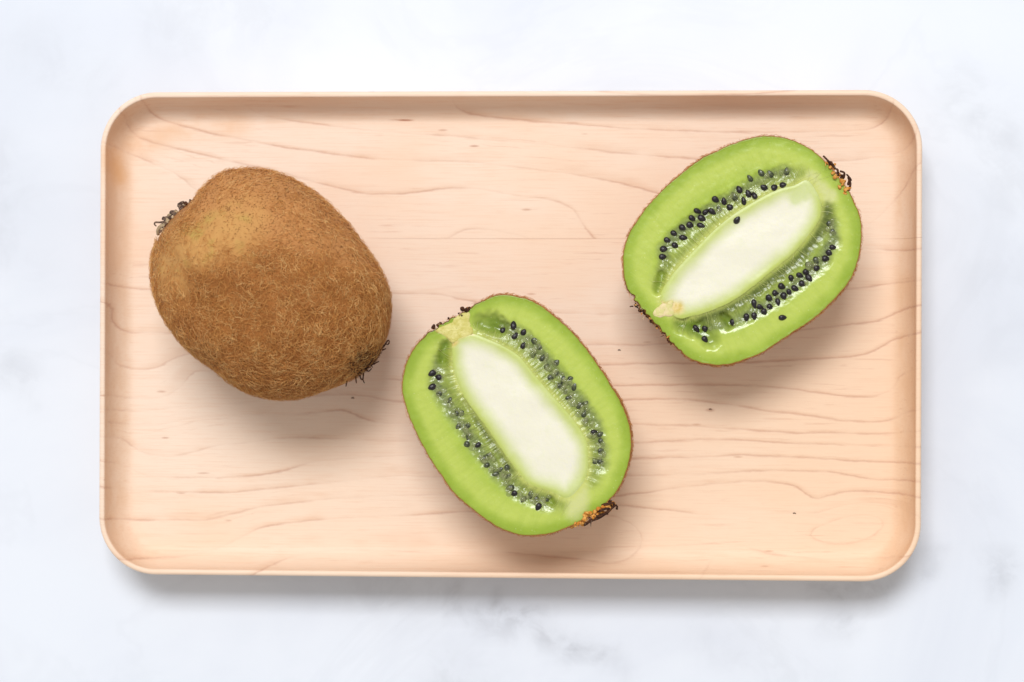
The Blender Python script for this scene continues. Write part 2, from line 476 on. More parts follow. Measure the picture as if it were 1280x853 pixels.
for f in faces:
    try: bm_t.faces.new([bv[i] for i in f])
    except ValueError: pass
bmesh.ops.recalc_face_normals(bm_t, faces=bm_t.faces)

# annual rings measured on the boards: (level, points)
UP = [(-1, [(568, 122), (568, 135), (580, 142), (614, 147), (638, 149.6), (678, 153), (725, 155.7), (769, 160), (814, 162.3), (876, 164), (950, 165), (1051, 164), (1095, 159), (1109, 147), (1112, 128)]),
      (0, [(309, 122), (309, 134), (316, 142), (334, 148), (360, 152), (400, 157), (436, 162), (465, 165), (505, 168), (569, 170.6), (612, 175.7), (656, 179), (685, 181.7), (725, 185.7), (769, 190.6), (812, 194.6), (876, 198.7), (950, 202), (1034, 200), (1068, 199), (1109, 193), (1133, 188), (1140, 165)]),
      (1, [(184, 126), (187, 143), (198, 150), (220, 157), (245, 164.6), (276, 171), (309, 177), (343, 183.5), (372, 188), (400, 191), (431, 196), (474, 200), (523, 202), (576, 202.4), (616, 206), (660, 211), (711, 217.4), (756, 225), (789, 232), (818, 240), (900, 262), (1000, 285), (1080, 283.5), (1102, 266.5), (1129, 236), (1143, 205)]),
      (2, [(160, 145), (161, 160), (173, 176), (222, 188), (254, 195), (294, 205), (340, 214), (381, 226), (402, 231), (429, 238), (456, 243), (487, 243.7), (518, 241.4), (549, 237), (569, 235.2), (603, 237.4), (625, 241), (647, 245.4), (685, 249), (705, 255), (720, 264), (725, 277), (736, 290), (742, 298)]),
      (3, [(135, 180), (155, 190), (190, 206), (224, 221), (244, 240), (300, 270), (400, 297)]),
      (2.5, [(600, 264), (640, 268), (690, 290)]),
      (3, [(562, 298), (574, 289), (587, 286), (603, 286), (625, 290), (646, 294.5), (659, 298)]),
      (3, [(131, 190), (140, 210), (149, 237), (150, 255), (144, 275), (138, 293)])]
LO = [(0.4, [(130, 322), (300, 318), (700, 322), (1140, 330)]),
      (1, [(145, 360), (180, 364), (492, 368), (526, 367.6), (550, 368), (566, 372), (585, 377), (700, 392)]),
      (2, [(140, 379), (150, 418), (185, 417), (300, 425)]), (2, [(800, 432), (1000, 412), (1100, 400), (1130, 385)]),
      (3, [(140, 440), (150, 461), (181, 464), (201, 460), (222, 448)]), (3, [(780, 455), (947, 452), (1005, 448), (1056, 445.6), (1087, 440.6), (1117, 423)]),
      (4, [(157, 499), (190, 500), (215, 496), (225, 484), (246, 464)]), (4, [(780, 482), (824, 481.5), (870, 480.4), (940, 481), (986, 485), (1032, 491), (1063, 495), (1094, 494.7), (1117, 487), (1123, 470)]),
      (5, [(157, 515), (195, 515), (222, 510), (263, 509.7), (310, 503), (331, 500), (420, 494)]), (5, [(790, 499), (837, 498), (870, 500), (909, 503.6), (959, 513), (1005, 517), (1044, 524), (1087, 527), (1117, 523.7), (1127, 516)]),
      (6, [(171, 534.5), (198, 533), (239, 525), (273, 521), (310, 519), (365, 519), (400, 516), (425, 513), (439, 516), (452, 524), (475, 530), (508, 531), (600, 530), (790, 529), (817, 531.7), (870, 532), (947, 538), (998, 541)]),
      (7, [(154, 549), (171, 566), (195, 572), (229, 571), (256, 562), (283, 557), (310, 555), (358, 548), (400, 549), (432, 550), (481, 552.4), (514, 552), (650, 553), (793, 553.8), (870, 549), (928, 549), (986, 553), (1102, 556)]),
      (8, [(157, 584), (178, 596), (215, 599), (273, 599), (324, 596), (358, 589.5), (378, 582), (400, 577), (425, 575), (481, 571.5), (530, 568), (700, 575), (870, 571), (928, 568), (1005, 571), (1063, 575), (1121, 576)]),
      (9, [(171, 615), (222, 617), (290, 617), (331, 613), (400, 605), (416, 604), (458, 599), (498, 596), (600, 598), (870, 593), (916, 589.5), (967, 587.5), (1036, 588), (1071, 595), (1102, 599)]),
      (10, [(170, 652), (260, 652), (330, 634), (420, 624), (560, 618), (700, 630), (889, 604), (940, 600), (978, 602), (998, 608), (1008, 616), (1021, 624)]),
      (11, [(273, 687), (297, 676), (324, 661), (358, 655), (400, 650.6), (458, 647), (514, 645), (580, 640), (660, 636), (760, 630)]),
      (12, [(563, 695), (580, 687), (606, 686), (630, 690), (664, 693), (722, 697.6), (763, 703)]),
      (11, [(960, 643), (947, 644), (909, 647), (874, 655), (885, 667), (920, 680), (967, 692), (1025, 697), (1071, 696)]),
      (12, [(1013, 666), (1028, 655), (1056, 645.5), (1087, 642), (1104, 647.5), (1102, 659), (1087, 671), (1063, 678), (1036, 678), (1019, 673)]),
      (12.5, [(1050, 662), (1080, 658)])]

def ring_field(lines):
    P, Lv = [], []
    for lv, pts in lines:
        w = path(pts, ZF)
        d = np.r_[0, np.cumsum(np.linalg.norm(np.diff(w, axis=0), axis=1))]
        s = np.linspace(0, d[-1], max(2, int(d[-1] / 3.0)))
        for x, y in zip(np.interp(s, d, w[:, 0]), np.interp(s, d, w[:, 1])):
            P.append((x, y)); Lv.append(lv)
    P = np.array(P); Lv = np.array(Lv, float)
    sc = np.array([1.0, 1.6])
    def phi(A, B):
        r2 = (((A[:, None, :] - B[None, :, :]) * sc) ** 2).sum(-1)
        return 0.5 * r2 * np.log(r2 + 1e-9)
    n = len(P)
    K = phi(P, P) + np.eye(n) * 4.0
    A = np.zeros((n + 3, n + 3)); A[:n, :n] = K
    A[:n, n:] = np.c_[np.ones(n), P]; A[n:, :n] = A[:n, n:].T
    w = np.linalg.solve(A, np.r_[Lv, 0, 0, 0])
    def f(Q):
        out = np.empty(len(Q))
        for i in range(0, len(Q), 4000):
            q = Q[i:i + 4000]
            out[i:i + 4000] = phi(q, P) @ w[:n] + w[n] + q @ w[n + 1:]
        return out
    return f

tray = root('wooden_tray', (cx, cy), 0, 'pale rectangular maple tray with a thin raised rim lying on the white marble', 'tray')
Y_JOINT = at(640, 298.5, ZF)[1] - cy
TROT = math.radians(-0.2)

def plank(sign, lines):
    b = bm_t.copy()
    r = bmesh.ops.bisect_plane(b, geom=b.verts[:] + b.edges[:] + b.faces[:], plane_co=(0, Y_JOINT + sign * 0.0, 0),
                               plane_no=(0, -sign, 0), clear_outer=True)
    ed = [e for e in r['geom_cut'] if isinstance(e, bmesh.types.BMEdge) and e.is_valid]
    cap = bmesh.ops.contextual_create(b, geom=ed)['faces']
    bmesh.ops.split(b, geom=cap)
    b.normal_update()
    for f in b.faces: f.smooth = abs(f.normal.y) < 0.999 or abs(f.calc_center_median().y - Y_JOINT) > 0.2
    me = bpy.data.meshes.new('plank')
    b.verts.ensure_lookup_table()
    V = np.array([v.co[:] for v in b.verts])
    Q = V[:, :2] + (cx, cy)
    f = ring_field(lines)
    g = f(Q)
    e = 0.5
    gs = np.hypot(f(Q + (e, 0)) - f(Q - (e, 0)), f(Q + (0, e)) - f(Q - (0, e))) / (2 * e)
    stain = np.zeros(len(V))
    for pts, w, s in [([(165, 185), (215, 165), (300, 158)], 3.0, .55), ([(145, 195), (150, 225)], 2.2, .8), ([(340, 150), (700, 146)], 1.6, .2),
                      ([(290, 150), (250, 150)], 2.5, .35), ([(1000, 150), (1100, 150), (1135, 200)], 4, .2)]:
        d, _ = seg_dist(Q, path(pts, ZF)); stain = np.maximum(stain, s * np.exp(-(d / w) ** 2))
    dW, _ = seg_dist(V[:, :2], loops[-1], True)
    dW = np.where(inside(V[:, :2], loops[-1]), -dW, dW)
    oxx = np.clip((np.abs(V[:, 0]) - (hw - R0)) / (R0 - 5), 0, 1)
    eg = sstep(-1.5, 3.0, dW) * (0.04 + 0.38 * oxx) * (V[:, 2] < 17.6)
    b.to_mesh(me); b.free()
    me.transform(Matrix.Scale(MM, 4))
    for k, v in (('grain', g), ('grain_slope', np.clip(gs, 0.02, 2)), ('stain', stain), ('end_grain', eg)):
        a = me.attributes.new(k, 'FLOAT', 'POINT'); a.data.foreach_set('value', v.astype(np.float32))
    me.materials.append(WOOD)
    o = bpy.data.objects.new('plank', me)
    scene.collection.objects.link(o)
    o.parent = tray
    return o
plank(1, UP)
plank(-1, LO)
tray.rotation_euler[2] = TROT

# ------------------------------------------------------------------ hairs and small dried bits
def sample(V, F, n):
    A, B, C, D = (V[F[:, i]] for i in range(4))
    N = np.cross(C - A, D - B); ar = np.linalg.norm(N, axis=1)
    ok = ar > 1e-9
    p = np.where(ok, ar, 0); p /= p.sum()
    k = rng.choice(len(F), n, p=p)
    u, v = rng.random((2, n, 1))
    P = (A[k] * (1 - u) + B[k] * u) * (1 - v) + (D[k] * (1 - u) + C[k] * u) * v
    return P, N[k] / ar[k][:, None]

def unit(v):
    return v / np.maximum(np.linalg.norm(v, axis=-1, keepdims=True), 1e-9)

def hairs(name, P, N, length, radius, lift, curl, mat, parent, label=None):
    """each hair a thin tapering three-sided tube of four rings, all joined: nobody could count them"""
    n = len(P)
    fx = nz(P[:, :] * 1.0, 0.13, 5.0) if n < 60000 else np.zeros(n)
    fy = nz(P[:, :] * 1.0, 0.13, 15.0)
    T = np.stack([fx * 1.4 + 0.30, fy * 1.4 - 0.30, np.zeros(n)], -1) + rng.normal(0, 0.55, (n, 3))
    T = unit(T - N * (T * N).sum(1, keepdims=True))
    Bn = np.cross(N, T)
    L = (length * rng.uniform(0.5, 1.35, n))[:, None]
    cur = rng.normal(0, curl, (n, 1))
    lf = lift * rng.uniform(0.4, 1.5, (n, 1))
    pts = [P - N * 0.05]
    ang = np.zeros((n, 1))
    for s in range(3):
        d = T * np.cos(ang) + Bn * np.sin(ang)
        d = unit(d + N * lf * (1.3 - 0.75 * s))
        pts.append(pts[-1] + d * L / 3)
        ang = ang + cur + rng.normal(0, 0.2, (n, 1))
    pts = np.stack(pts, 1)
    rad = radius * np.array([1.0, 0.95, 0.75, 0.25]) * rng.uniform(0.7, 1.25, (n, 1))
    Vv = np.empty((n, 4, 3, 3))
    for s in range(4):
        d = unit(pts[:, min(s + 1, 3)] - pts[:, max(s - 1, 0)])
        a = unit(np.cross(d, N + 1e-3)); b = np.cross(d, a)
        for j in range(3):
            th = 2 * math.pi * j / 3
            Vv[:, s, j] = pts[:, s] + (a * math.cos(th) + b * math.sin(th)) * rad[:, s][:, None]
    base = (np.arange(n) * 12)[:, None, None, None]
    q = np.array([[[s * 3 + j, s * 3 + (j + 1) % 3, (s + 1) * 3 + (j + 1) % 3, (s + 1) * 3 + j] for j in range(3)] for s in range(3)])
    Fq = (base + q[None]).reshape(-1, 4)
    return new_mesh(name, Vv.reshape(-1, 3), Fq, mat, parent, kind='stuff', label=label)

def twig(name, pts, r0, r1, mat, parent, flat=1.0, sides=6, label=None):
    """a curled dry sepal or style: bent tapering tube, optionally flattened"""
    P = np.array(pts, float)
    k = 10
    t = np.linspace(0, len(P) - 1, k)
    C = np.stack([np.interp(t, range(len(P)), P[:, i]) for i in range(3)], -1)
    for _ in range(1): C[1:-1] = (C[:-2] + 2 * C[1:-1] + C[2:]) / 4
    V, Fc = [], []
    for i in range(k):
        d = unit(C[min(i + 1, k - 1)] - C[max(i - 1, 0)])
        a = unit(np.cross(d, (0.1, 0.2, 1.0))); b = np.cross(d, a)
        r = (r0 + (r1 - r0) * i / (k - 1)) * (0.8 + 0.4 * random.random())
        if i == 0: r *= 0.6
        for j in range(sides):
            th = 2 * math.pi * j / sides
            V.append(C[i] + a * r * math.cos(th) + b * r * flat * math.sin(th))
    for i in range(k - 1):
        for j in range(sides):
            Fc.append((i * sides + j, i * sides + (j + 1) % sides, (i + 1) * sides + (j + 1) % sides, (i + 1) * sides + j))
    Fc.append(tuple(range(sides - 1, -1, -1))); Fc.append(tuple(range((k - 1) * sides, k * sides)))
    return new_mesh(name, V, Fc, mat, parent, label=label)

def scraps(name, parent, line, z, n, out, mats, ln=(0.8, 2.2), rad=(.10, .32), f=None):
    """ragged dry flakes, every one a part of its own, sticking outwards from a line"""
    a, b = path(line, z)
    for _ in range(n):
        p = a + (b - a) * random.random() + np.array([random.gauss(0, .35), random.gauss(0, .35)])
        zz = f(p) if f else z + random.uniform(-1.0, .6)
        d = unit(np.array([out[0] + random.gauss(0, .8), out[1] + random.gauss(0, .8), random.gauss(0.1, .5)]))
        e = unit(np.array([random.gauss(0, 1), random.gauss(0, 1), random.gauss(0, .6)]))
        L = random.uniform(*ln); k = random.uniform(.2, .9)
        q = np.array([p[0], p[1], zz])
        r0 = random.uniform(*rad)
        twig(name, [q, q + d * L * .35 + e * L * .1 * k, q + d * L * .65 + e * L * .3 * k, q + d * L * .8 + e * L * .5 * k],
             r0, r0 * random.uniform(.2, .7), random.choice(mats), parent, random.uniform(.3, .8), sides=5)

def lumps(name, spots, mat, parent, label=None):
    """crusty cluster of small irregular nodules joined in one crumbly piece"""
    bm = bmesh.new()
    for (x, y, z, r) in spots:
        g = bmesh.ops.create_icosphere(bm, subdivisions=2, radius=r)
        s = Vector((random.uniform(.8, 1.4), random.uniform(.7, 1.2), random.uniform(.7, 1.1)))
        R = Matrix.Rotation(random.random() * 6.3, 3, 'Z')
        for v in g['verts']:
            c = v.co.normalized()
            v.co = R @ Vector((v.co.x * s.x, v.co.y * s.y, v.co.z * s.z)) * (1 + 0.45 * noise.noise(c * 1.7 + Vector((x, y, z)))) + Vector((x, y, z))
    V = [v.co[:] for v in bm.verts]; F2 = [[v.index for v in f.verts] for f in bm.faces]
    bm.verts.index_update(); F2 = [[v.index for v in f.verts] for f in bm.faces]
    bm.free()
    return new_mesh(name, V, F2, mat, parent, label=label)

# ------------------------------------------------------------------ whole kiwi
KW_IN = 0.5
KW = [(297, 210), (331, 212), (368, 224), (399, 243), (421, 262), (441, 281), (467, 315), (482, 345), (487, 379), (483, 412), (474, 437), (461, 458),
      (435, 478), (399, 492), (367, 498), (331, 496), (299, 485), (268, 463), (236, 436), (210, 405), (195, 367), (191, 335), (195, 307),
      (204, 285), (217, 268), (236, 252), (254, 232), (274, 217)]
def body_outline(pts, z, n):
    P = smooth_closed(path(pts, z), 720)
    c = P.mean(0)
    th, r = polar(P, c, n)
    return c, th, r

ZE = ZF + 26.0
cW, th, R = body_outline(KW, ZE, 300)
R = R - KW_IN
whole = root('whole_kiwi', cW, ZF, 'whole brown fuzzy kiwi fruit, uncut, on the left side of the wooden tray', 'kiwi fruit')
NR = 92
rows = []
phis = np.linspace(-math.pi / 2, math.pi / 2, NR)
for ph in phis:
    cr = abs(math.cos(ph)) ** (2 / 2.25); sz = math.copysign(abs(math.sin(ph)) ** (2 / 2.15), math.sin(ph))
    hz = 25.9 if ph > 0 else 26.0
    # lower half drawn in a little more smoothly so only a small patch touches the tray
    x = cW[0] + R * cr * np.cos(th); y = cW[1] + R * cr * np.sin(th)
    z = np.full(len(th), ZE + hz * sz)
    rows.append(np.stack([x, y, z], -1))
V = np.array(rows).reshape(-1, 3)
nt = len(th)
ii = np.arange(nt); jj = (ii + 1) % nt
Fw = np.concatenate([np.stack([k * nt + ii, k * nt + jj, (k + 1) * nt + jj, (k + 1) * nt + ii], -1) for k in range(NR - 1)])
# lumpy relief + sunken shoulder around the stem end
ctr = np.array([cW[0], cW[1], ZE])
dirn = unit(V - ctr)
stem_xy = at(215, 272, ZE); blos_xy = at(468, 456, ZE)
lump = nz(V, 0.045, 2.0) * 1.1 + nz(V, 0.12, 8.0) * 0.35
ax = unit(blos_xy - stem_xy)
across = (V[:, :2] - stem_xy) @ np.array([-ax[1], ax[0]])
along = (V[:, :2] - stem_xy) @ ax
shoulder = 1.3 * np.exp(-((across - 1) / 7.0) ** 2) * np.exp(-((along - 15) / 13.0) ** 2)
dip = -1.4 * np.exp(-((across + 10) / 5.0) ** 2) * np.exp(-((along - 14) / 16.0) ** 2)
topw = np.clip((V[:, 2] - ZE) / 18.0, 0, 1)
lowdamp = np.clip((V[:, 2] - ZF) / 5.0, 0, 1)
V = V + dirn * ((lump + (shoulder + dip) * topw) * lowdamp)[:, None]
V[:, 2] = np.maximum(V[:, 2], ZF + 0.02)

def whole_masks(Q):
    d1, _ = seg_dist(Q[:, :2], path([(215, 335), (238, 312), (275, 300), (300, 292)], 50))
    wob = nz(Q, 0.22, 4.0) * 3.2
    bald = sstep(11.5, 1.5, d1 + wob) * (Q[:, 2] > ZE - 4)
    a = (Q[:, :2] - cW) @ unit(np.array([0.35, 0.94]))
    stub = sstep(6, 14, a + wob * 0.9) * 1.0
    dk = sstep(6.5, 1.5, np.linalg.norm(Q[:, :2] - at(467, 458, 35), axis=1) + wob * 0.5)
    return bald, stub, dk
bald, stub, dk = whole_masks(V)
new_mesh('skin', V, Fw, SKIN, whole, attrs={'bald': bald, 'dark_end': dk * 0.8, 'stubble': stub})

P, N = sample(V, Fw, 50000)
N = np.where(((P - ctr) * N).sum(1, keepdims=True) < 0, -N, N)
keep = (P[:, 2] > ZF + 6)
P, N = P[keep], N[keep]
bd, sb, _ = whole_masks(P)
rnd = rng.random(len(P))
stem_d, _ = seg_dist(P[:, :2], path([(238, 248), (198, 290)], 42))
sel = (rnd > np.clip(bd * 0.78 + sb * 0.66, 0, 0.94)) & (stem_d > 2.6)
gold = sel & (rng.random(len(P)) < 0.34)
hairs('long_fuzz', P[gold], N[gold], 2.5, 0.044, 0.45, 0.65, FUZZG, whole, 'long curly pale golden fuzz')
hairs('fuzz', P[sel], N[sel], 2.0, 0.042, 0.5, 0.6, FUZZ, whole, 'curly golden fuzz')
P2, N2 = sample(V, Fw, 26000)
N2 = np.where(((P2 - ctr) * N2).sum(1, keepdims=True) < 0, -N2, N2)
bd, sb, _ = whole_masks(P2)
sel = (P2[:, 2] > ZE - 6) & (rng.random(len(P2)) < np.clip(0.10 + sb * 0.6 - bd * 0.05, 0, 1))
hairs('stubble', P2[sel], N2[sel], 0.55, 0.055, 0.6, 0.4, STUB, whole, 'short dark worn stubble')

# dried calyx at the stem end: separate curled sepals
kdw = kdtree.KDTree(len(V))
for i, v in enumerate(V): kdw.insert((v[0], v[1], 0) if v[2] > ZE else (900, 900, 0), i)
kdw.balance()
def wp(x, y, z):
    q = at(x, y, z); return (q[0], q[1], z)
def ws(x, y, z):
    x += 1.5; y += 1.0
    q = at(x, y, z)
    _, i, d = kdw.find((q[0], q[1], 0))
    if d < 0.8:
        z2 = min(V[i, 2] + 0.9, z + 14); z = max(z, z2); q = at(x, y, z)
    return (q[0], q[1], z)
zc = 37
for pts, r0, r1, mt, fl in [
    ([(228, 262, 38), (222, 255, 39), (228, 252, 40)], 1.1, .6, DRY, .45),
    ([(222, 268, 38), (212, 264, 39)], 1.1, .8, DRY, .6),
    ([(216, 273, 38), (202, 272, 38)], 1.1, .7, DRY, .55),
    ([(212, 277, 37), (203, 276, 38), (197, 278, 37), (192, 276, 36), (191, 280, 36), (194, 282, 36)], .5, .22, DRY, .8),
    ([(208, 281, 36), (200, 281, 37), (196, 286, 36), (196, 293, 35)], .8, .55, DRYPALE, .6),
    ([(212, 277, 38), (203, 282, 38), (198, 290, 37)], .55, .35, DRY, .7),
    ([(238, 255, 38), (230, 258, 39.5)], .8, .6, DRYPALE, .6), ([(220, 267, 39), (212, 273, 39)], .8, .5, DRYPALE, .6),
    ([(230, 264, 39), (220, 270, 40), (212, 278, 39)], .8, .5, DRY, .6),
    ([(244, 252, 37), (236, 254, 38), (230, 260, 38.5)], 1.0, .8, DRYPALE, .6),
    ([(224, 271, 39.5), (216, 279, 39.5), (206, 288, 37.5)], .7, .5, DRYDARK, .6)]:
    twig('sepal', [ws(*q) for q in pts], r0 * .74, r1 * .7, mt, whole, fl)
def wz(p):
    _, i, d = kdw.find((p[0], p[1], 0))
    return min(V[i, 2], 48) + .4 if d < .8 else 37.5 + random.uniform(-1, 1)
scraps('sepal', whole, [(236, 253), (203, 286)], 40, 34, (-.7, .5), [DRY, DRY, DRYDARK, DRYPALE, DRYPALE], (.7, 1.4), (.35, .7), wz)
# dark dried styles at the blossom end
for pts in [[(478, 433, 33), (481, 428, 34), (484, 423, 34), (486, 427, 34), (483, 431, 34), (480, 428, 34)], [(476, 437, 33), (481, 435, 33)],
            [(462, 456, 35), (468, 453, 35), (472, 451, 34)], [(455, 460, 35), (459, 464, 34), (463, 460, 34)], [(448, 468, 33), (450, 474, 32), (453, 472, 32)],
            [(443, 470, 33), (444, 478, 32)], [(432, 476, 32), (431, 482, 31)], [(453, 466, 34), (452, 474, 32), (454, 478, 31)],
            [(464, 449, 38), (460, 455, 38), (456, 461, 37)], [(456, 455, 39), (450, 463, 38), (445, 468, 36)]]:
    twig('dried_style', [ws(*q) for q in pts], .20, .13, DRYDARK, whole)
Pd, Nd = sample(V, Fw, 60000)
Nd = np.where(((Pd - ctr) * Nd).sum(1, keepdims=True) < 0, -Nd, Nd)
dq = np.linalg.norm(Pd[:, :2] - at(468, 459, 35), axis=1)
s = (dq < 5.0) & (Pd[:, 2] > ZE - 8)
hairs('end_tuft', Pd[s][:420], Nd[s][:420], 2.0, 0.06, 0.8, 0.5, DRYDARK, whole, 'dark hairs round the blossom end')

# ------------------------------------------------------------------ kiwi halves
ZC = ZF + 26.0    # height of the cut faces
def seed_mesh(name, mat, sc):
    bm = bmesh.new()
    bmesh.ops.create_uvsphere(bm, u_segments=10, v_segments=6, radius=1.0, matrix=Matrix.Rotation(math.pi / 2, 4, 'Y'))
    for v in bm.verts:
        x = v.co.x; w = 1 - 0.26 * x - 0.08 * abs(x)
        v.co = Vector((x * 1.12, v.co.y * 0.80 * w, v.co.z * 0.62 * w)) * (sc * MM)
    for f in bm.faces: f.smooth = True
    me = bpy.data.meshes.new(name); bm.to_mesh(me); bm.free(); me.materials.append(mat)
    return me
SEED_ME = seed_mesh('seed', SEED, 0.98)
VEIL_ME = seed_mesh('veiled_seed', SEED_VEILED, 1.0)

def half(label, outline, core_pts, seeds, veiled, bands, pockets, gullies, pales, tan, streams, rough_edge, seedv):
    P = smooth_closed(path(outline, ZC), 720)
    c = P.mean(0)
    NA, NRR = 480, 124
    th, R = polar(P, c, NA)
    h = root('kiwi_half', c, ZF, label, 'kiwi half', 'two halves of one cut kiwi fruit')
    corep = smooth_closed(path(core_pts, ZC), 220)
    # --- skin shell
    rows = []
    wig = 0.22 * np.array([noise.noise(Vector((math.cos(a) * 5, math.sin(a) * 5, seedv))) for a in th]) \
        + 0.14 * np.array([noise.noise(Vector((math.cos(a) * 22, math.sin(a) * 22, seedv + 5))) for a in th])
    Rs = R + wig
    rd, _ = seg_dist(np.stack([c[0] + Rs * np.cos(th), c[1] + Rs * np.sin(th)], -1), path(rough_edge, ZC))
    rough = sstep(6, 2, rd)
    Rs = Rs + rough * 0.8 * np.array([noise.noise(Vector((math.cos(a) * 30, math.sin(a) * 30, seedv + 9))) for a in th])
    shell = [(-0.28, -0.5), (-0.16, 0.02), (-0.05, 0.0), (0.0, -0.25)]
    for d, dz in shell:
        rows.append(np.stack([c[0] + (Rs + d) * np.cos(th), c[1] + (Rs + d) * np.sin(th), np.full(NA, ZC + dz)], -1))
    hz = ZC - 0.25 - ZF
    for ph in np.linspace(0.02, math.pi / 2, 46)[0:]:
        cr = math.cos(ph) ** (2 / 2.25); s = math.sin(ph) ** (2 / 2.15)
        rows.append(np.stack([c[0] + Rs * cr * np.cos(th), c[1] + Rs * cr * np.sin(th), np.full(NA, ZC - 0.25 - hz * s + 0.02)], -1))
    VS = np.array(rows).reshape(-1, 3); nr = len(rows)
    lump = nz(VS, 0.06, seedv) * 0.7 * np.clip((ZC - VS[:, 2]) / 6, 0, 1) * np.clip((VS[:, 2] - ZF) / 5, 0, 1)
    VS = VS + unit(VS - np.array([c[0], c[1], ZC])) * lump[:, None]
    ii = np.arange(NA); jj = (ii + 1) % NA
    FS = np.concatenate([np.stack([k * NA + ii, (k + 1) * NA + ii, (k + 1) * NA + jj, k * NA + jj], -1) for k in range(nr - 1)])
    dk = np.tile(rough, nr) * sstep(-6, -1, VS[:, 2] - ZC)
    new_mesh('skin', VS, FS, SKIN, h, attrs={'bald': np.zeros(len(VS)), 'dark_end': dk * 0.7, 'stubble': np.full(len(VS), 0.25)})
    # --- cut flesh as fine relief
    f = np.linspace(0, 1, NRR) ** 0.85
    RR = (Rs - 0.17)
    Q = np.stack([c[0] + f[:, None] * RR * np.cos(th), c[1] + f[:, None] * RR * np.sin(th)], -1).reshape(-1, 2)
    dr, _ = seg_dist(Q, P[::4], True)
    dc, arc = seg_dist(Q, corep[::2], True)
    ic = inside(Q, corep)
    dcs = np.where(ic, -dc, dc)
    n1 = nz(Q, 0.30, seedv); n2 = nz(Q, 0.9, seedv + 3)
    def mask(lines, soft=0.08):
        m = np.zeros(len(Q))
        for pts, w in lines:
            d, _ = seg_dist(Q + np.stack([n1, n2], -1) * 0.6, path(pts, ZC)); w = w * 0.192
            m = np.maximum(m, sstep(w, w * soft, d))
        return m
    band = mask(bands); pocket = mask(pockets, 0.1); side = mask([(p, w * 2.3) for p, w in bands], 0.55); gully = mask(gullies, 0.05); pale = mask(pales, 0.3)
    tanm = mask(tan, 0.4)
    near = sstep(5.0, 0.8, dcs)
    ridg = np.array([noise.noise(Vector((a * 1.3, 0, seedv))) for a in arc]) * 0.18 + np.array([noise.noise(Vector((a * 3.3, 1, seedv))) for a in arc]) * 0.16
    zz = -0.03 + 0.05 * n1 + 0.03 * n2
    zz = zz - band * (0.36 - 0.34 * n2 - 0.22 * n1) - pocket * 1.15 - gully * (0.36 + 0.16 * n2)
    zz = zz + ridg * near * side * (1 - pocket) * (1 - pale)
    zz = np.where(dcs < 0.3, np.minimum(zz, 0.0) * sstep(-0.3, 0.3, dcs) - 0.03 - 0.30 * sstep(-0.1, -1.2, dcs), zz)
    # flesh rim meets the skin cleanly
    zz = zz * sstep(0.0, 0.7, dr) - 0.04
    VF = np.c_[Q, ZC + zz]
    FF = np.concatenate([np.stack([k * NA + ii, k * NA + jj, (k + 1) * NA + jj, (k + 1) * NA + ii], -1) for k in range(NRR - 1)])
    # hanging lip so that the flesh has thickness under the skin edge
    lip = VF[-NA:].copy(); lip[:, 2] -= 1.0
    b0 = len(VF)
    FF = np.r_[FF, np.stack([b0 - NA + ii, b0 - NA + jj, b0 + jj, b0 + ii], -1)]
    at_ = lambda a: np.r_[a, a[-NA:]]
    new_mesh('flesh', np.r_[VF, lip], FF, FLESH, h, attrs={'edge_dist': at_(dr), 'core_dist': at_(dcs), 'band': at_(band), 'pocket': at_(pocket),
             'gully': at_(gully), 'arc': at_(arc), 'pale': at_(pale), 'side': at_(side)})
    kd = kdtree.KDTree(len(VF))
    for i, v in enumerate(VF): kd.insert(v * (1, 1, 0), i)
    kd.balance()
    hgt = lambda x, y: VF[kd.find((x, y, 0))[1], 2]
    # --- core
    cc = corep.mean(0)
    # long core: sweep rings by shrinking towards its spine
    d2 = corep - cc
    u_, s_, vt = np.linalg.svd(d2 - d2.mean(0), full_matrices=False)
    axd = vt[0]; half_len = np.abs(d2 @ axd).max() * 0.62
    spine = cc + np.clip(d2 @ axd, -half_len, half_len)[:, None] * axd
    ncr = len(corep); kk = 34
    fr = np.linspace(0, 1, kk)
    cw = 0.12 * np.array([noise.noise(Vector((i * 0.35, 2, seedv))) for i in range(ncr)])[:, None] * unit(corep - spine)
    cp = corep + cw * 0.9 + 0.12 * np.array([noise.noise(Vector((p[0] * 0.8, p[1] * 0.8, seedv + 20))) + 0.5 * noise.noise(Vector((p[0] * 2.2, p[1] * 2.2, seedv))) for p in corep])[:, None] * unit(corep - spine)
    VC = np.concatenate([cp + (spine - cp) * g for g in fr])
    din, _ = seg_dist(VC, corep, True)
    n3 = nz(VC, 0.16, seedv + 1)
    zc_ = ZC + 0.03 - 0.15 * sstep(0.9, 0.0, din) - 0.12 * sstep(0, 4, din) + 0.18 * n3 * sstep(0, 2, din)
    lipc = cp.copy()
    VC3 = np.r_[np.c_[VC, zc_], np.c_[lipc, np.full(ncr, ZC - 1.6)]]
    a = np.arange(ncr); b = (a + 1) % ncr
    FC = np.concatenate([np.stack([k * ncr + a, k * ncr + b, (k + 1) * ncr + b, (k + 1) * ncr + a], -1) for k in range(kk - 1)])
    FC = np.r_[FC, np.stack([kk * ncr + a, kk * ncr + b, b, a], -1)]
    def cmask(lines):
        m = np.zeros(len(VC3))
        for pts, w in lines:
            d, _ = seg_dist(VC3[:, :2], path(pts, ZC)); w = w * 0.192
            m = np.maximum(m, sstep(w, w * 0.3, d + nz(VC3, 0.5, 2.0) * 0.8))
        return m
    new_mesh('core', VC3, FC, CORE, h, attrs={'inner': np.r_[din, np.zeros(ncr)], 'tan': cmask(tan), 'green': cmask(pales)})
    # --- stem plug
    tp = smooth_closed(path(streams['plug'], ZC), 60)
    tc = tp.mean(0)
    VP = [];
